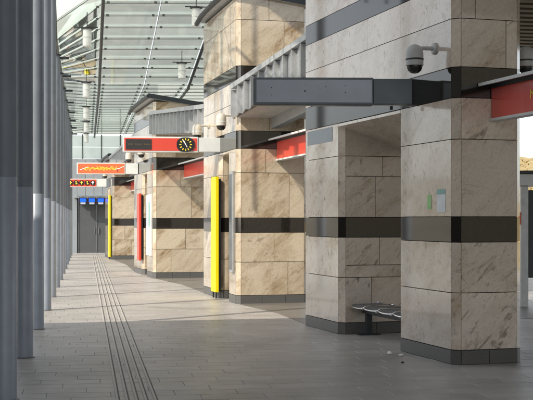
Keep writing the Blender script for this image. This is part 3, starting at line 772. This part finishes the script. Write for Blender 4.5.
# ---------------------------------------------------------------- end wall with doors and screens
EZ = 56.3
ew = thing('end_wall', 'grey panelled end wall with double doors closing the aisle', 'wall', (*aisle(0, EZ), 0), PHI)
obj('wall', B(-1.2, -0.45, 0, 0.3, 0, 4.6), M['wall_panel'], ew)
obj('wall', B(1.20, 3.5, 0, 0.3, 0, 4.6), M['wall_panel'], ew)
obj('wall', B(-0.449, 1.199, 0.02, 0.3, 2.75, 4.6), M['wall_panel'], ew)
for k in range(4):
    obj('panel', bevel_box(-0.44 + 0.41*k, -0.44 + 0.41*k + 0.395, -0.015, 0.019, 2.80, 4.55, 0.004, 1), M['wall_panel'], ew)
obj('lintel', B(-0.6, 1.3, -0.35, 0.019, 2.70, 2.745), M['zinc_cap'], ew)
for x0, x1, hx in ((-0.38, 0.50, 0.42), (0.52, 1.15, 0.60)):
    d_ = obj('door', bevel_box(x0, x1, 0.10, 0.15, 0.01, 2.68, 0.006, 1), M['door'], ew)
    obj('handle', B(hx-0.015, hx+0.015, 0.04, 0.099, 0.95, 1.25), M['steel'], d_)
for x0, x1 in ((-0.449, -0.385), (0.505, 0.515), (1.155, 1.199)):
    obj('door_frame', B(x0, x1, 0.06, 0.2, 0, 2.70), M['steel_dark'], ew)
bm = bmesh.new()
bg_ = thing('glazed_gable', 'glass gable above the grey end wall', 'window', (*aisle(0, EZ), 4.61), PHI)
for k in range(5):
    for j in range(2): obj('pane', B(-1.1 + 0.92*k+0.02, -1.1 + 0.92*(k+1)-0.02, 0.1, 0.112, 0.02+0.58*j, 0.56+0.58*j), M['glass'], bg_)
for k in range(6): obj('mullion', B(-1.125 + 0.92*k, -1.075 + 0.92*k, 0.06, 0.15, 0, 1.2), M['steel_roof'], bg_)
for k, lab in enumerate(('left', 'middle', 'right')):
    x, y = aisle(-0.16 + 0.43*k, EZ-0.55)
    t = thing('monitor', '%s of three small blue screens above the far door' % lab, 'screen', (x, y, 2.35), PHI, 'blue screens above the far door')
    obj('housing', bevel_box(-0.20, 0.20, 0.0, 0.25, 0, 0.36, 0.01, 1), M['black'], t)
    obj('screen', B(-0.14, 0.14, -0.006, -0.001, 0.14, 0.31), M['blue'], t)
    obj('lower_screen', B(-0.12, 0.12, -0.006, -0.001, 0.03, 0.12), M['sign_slate'], t)
    bm = bmesh.new(); tube(bm, [(0, 0.12, 0.355), (0, 0.12, 0.40)], 0.02, 6); obj('hanger', bm, M['steel_dark'], t)
x, y = aisle(0.98, EZ-0.45)
t = thing('led_display', 'dark red display right of the blue screens', 'display', (x, y, 2.40), PHI)
obj('housing', bevel_box(-0.26, 0.24, 0, 0.15, 0, 0.30, 0.008, 1), M['black'], t)
for k in range(2): obj('text_row', B(-0.2, 0.18, -0.005, -0.001, 0.06+0.11*k, 0.12+0.11*k), M['red'], t)

# ---------------------------------------------------------------- right-hand side seen past the nearest portal
t = thing('platform_roof', 'dark brown corrugated roof to the right of the nearest portal', 'roof', (3.35, 10.5, 4.55), math.atan(0.2))
for k in range(30): obj('corrugation', B(0, 5.5, 0.33*k, 0.33*k+0.17, 0 if k % 2 else 0.0, 0.06), M['brown_metal'], t)
obj('deck', B(0, 5.5, 0, 9.9, 0.061, 0.2), M['brown_metal'], t)
for x in (0.4, 5.2): obj('post', B(x-0.08, x+0.08, 9.5, 9.66, -4.55, -0.001), M['steel_dark'], t)
sh = thing('glazed_shelter', 'grey metal shelter frame at the right edge behind the nearest portal', 'shelter', (4.98, 21.6, 0), R(-6))
obj('roof_beam', bevel_box(-0.25, 2.6, -0.1, 0.9, 2.28, 2.50, 0.01, 1), M['sign_grey'], sh)
obj('roof_edge', B(-0.3, 2.65, -0.16, 0.95, 2.505, 2.56), M['steel_dark'], sh)
obj('post', bevel_box(-0.2, -0.06, 0, 0.14, 0, 2.279, 0.008, 1), M['zinc_cap'], sh)
obj('dark_panel', B(-0.05, 0.06, 0.02, 0.10, 0.55, 2.2), M['steel_dark'], sh)
obj('post', bevel_box(0.16, 0.36, 0, 0.14, 0, 2.279, 0.008, 1), M['plaster'], sh)
obj('back_panel', B(0.37, 2.5, 0.7, 0.75, 0.1, 2.27), M['sign_dark'], sh)
obj('orange_plate', B(-0.235, -0.202, -0.01, 0.12, 1.55, 1.78), M['orange'], sh)
bm = bmesh.new()
NX, NY = 24, 10
g = [[bm.verts.new((5 + 30*i/NX, 34 + 26*j/NY, -0.16 + 5.2*(j/NY)**1.1 + random.uniform(-.25, .25)*(j > 0))) for j in range(NY+1)] for i in range(NX+1)]
for i in range(NX):
    for j in range(NY): bm.faces.new((g[i][j], g[i+1][j], g[i+1][j+1], g[i][j+1]))
bank = obj('embankment', bm, simple('dry_grass', (0.38, 0.29, 0.14), 0.9, 0, 0.3, 0.8), None, True); structure(bank)
bm = bmesh.new()
for k in range(5200):
    x, y = random.uniform(6, 24), random.uniform(34, 58); z = -0.16 + 5.2*((y-34)/26)**1.1
    s = random.uniform(.05, .14); hgt = random.uniform(0.05, 0.6)*random.random()*min(1, (58.5-y)/6)
    p_ = Vector((x, y, z+hgt)); d1 = Vector((random.gauss(0, 1), random.gauss(0, 1), random.gauss(0, 1))).normalized()*s; d2 = d1.orthogonal().normalized()*s*.6
    bm.faces.new([bm.verts.new(p_+d1), bm.verts.new(p_+d2), bm.verts.new(p_-d1), bm.verts.new(p_-d2)])
o = obj('dry_scrub', bm, M['leaf']); o['kind'] = 'stuff'; tag(o, 'ochre dry scrub on the bank at the right edge', 'scrub')

# ---------------------------------------------------------------- out of view: blockers added for shade, and a house mirrored in the stone
def building(name, label, pts, H, wmat, ww=1.4, wh=1.7, floor_h=3.4, faces=None, z_first=1.0):
    t = thing(name, label, 'building', (pts[0][0], pts[0][1], -0.15))
    ox, oy = pts[0]; loc = [(x-ox, y-oy) for x, y in pts]
    bm = bmesh.new(); prism(bm, loc, 0, H); obj('wall', bm, wmat, t)
    bm = bmesh.new(); prism(bm, inset_poly(loc, -0.3), H+0.001, H+0.3); obj('roof', bm, M['concrete'], t)
    for i in (faces or []):
        a, b_ = Vector(loc[i]), Vector(loc[(i+1) % len(loc)]); L = (b_-a).length; d = (b_-a)/L; nrm = Vector((d.y, -d.x))
        nw = int(L/(ww*1.9)); 
        for k in range(nw):
            for f in range(int((H-1)/floor_h)):
                c = a + d*(L*(k+.5)/nw); z = z_first + f*floor_h
                q = [c - d*ww/2 + nrm*0.03, c + d*ww/2 + nrm*0.03, c + d*ww/2 - nrm*0.05, c - d*ww/2 - nrm*0.05]
                bm = bmesh.new(); prism(bm, [tuple(x) for x in q], z, z+wh); o = obj('window', bm, M['window'], t)
                q = [c - d*(ww/2+.08) + nrm*0.1, c + d*(ww/2+.08) + nrm*0.1, c + d*(ww/2+.08) + nrm*0.001, c - d*(ww/2+.08) + nrm*0.001]
                bm = bmesh.new(); prism(bm, [tuple(x) for x in q], z-0.1, z-0.002); obj('sill', bm, M['concrete'], o)
    return t
building('low_shade_block', 'unseen low block left of the nearest columns, added to cast shade', [(-9.5, 4.7), (-4.5, 4.7), (-4.5, 13.65), (-9.5, 12.45)], 6.15, M['concrete'], faces=[1, 2])  # unseen blocker, outline set to throw the shade edge across the floor
building('tall_shade_block', 'unseen tall block behind the camera on the left, added to cast shade', [(-14, -10), (-6, -10), (-6, 4.4), (-14, 4.4)], 26, M['concrete'], faces=[1, 2])  # unseen blocker, sized to keep the sun off the nearest portal
hr = thing('overhead_blocker', 'unseen opaque slab over the viewpoint, added to darken the foreground', 'roof', (*aisle(-0.8, 0), 7.0), PHI)  # unseen, added to cut the sky light on the near faces
obj('slab', B(-1.0, 16, 0.5, 11.2, 0, 0.4), M['concrete'], hr)
obj('side_blocker', B(15.6, 15.99, -26, 7, -7.1, -0.001), M['brown_metal'], hr)  # unseen dark wall, added so the granite bands mirror less light
for k in range(3): obj('beam', B(-0.9, 15.5, 0.8+4.6*k, 1.2+4.6*k, -0.5, -0.002), M['concrete'], hr)
building('street_house', 'long beige house across the street on the left', [(-62, 46), (-30, 70), (-36, 79), (-68, 55)], 4.3, M['plaster'], faces=[0], wh=1.5)
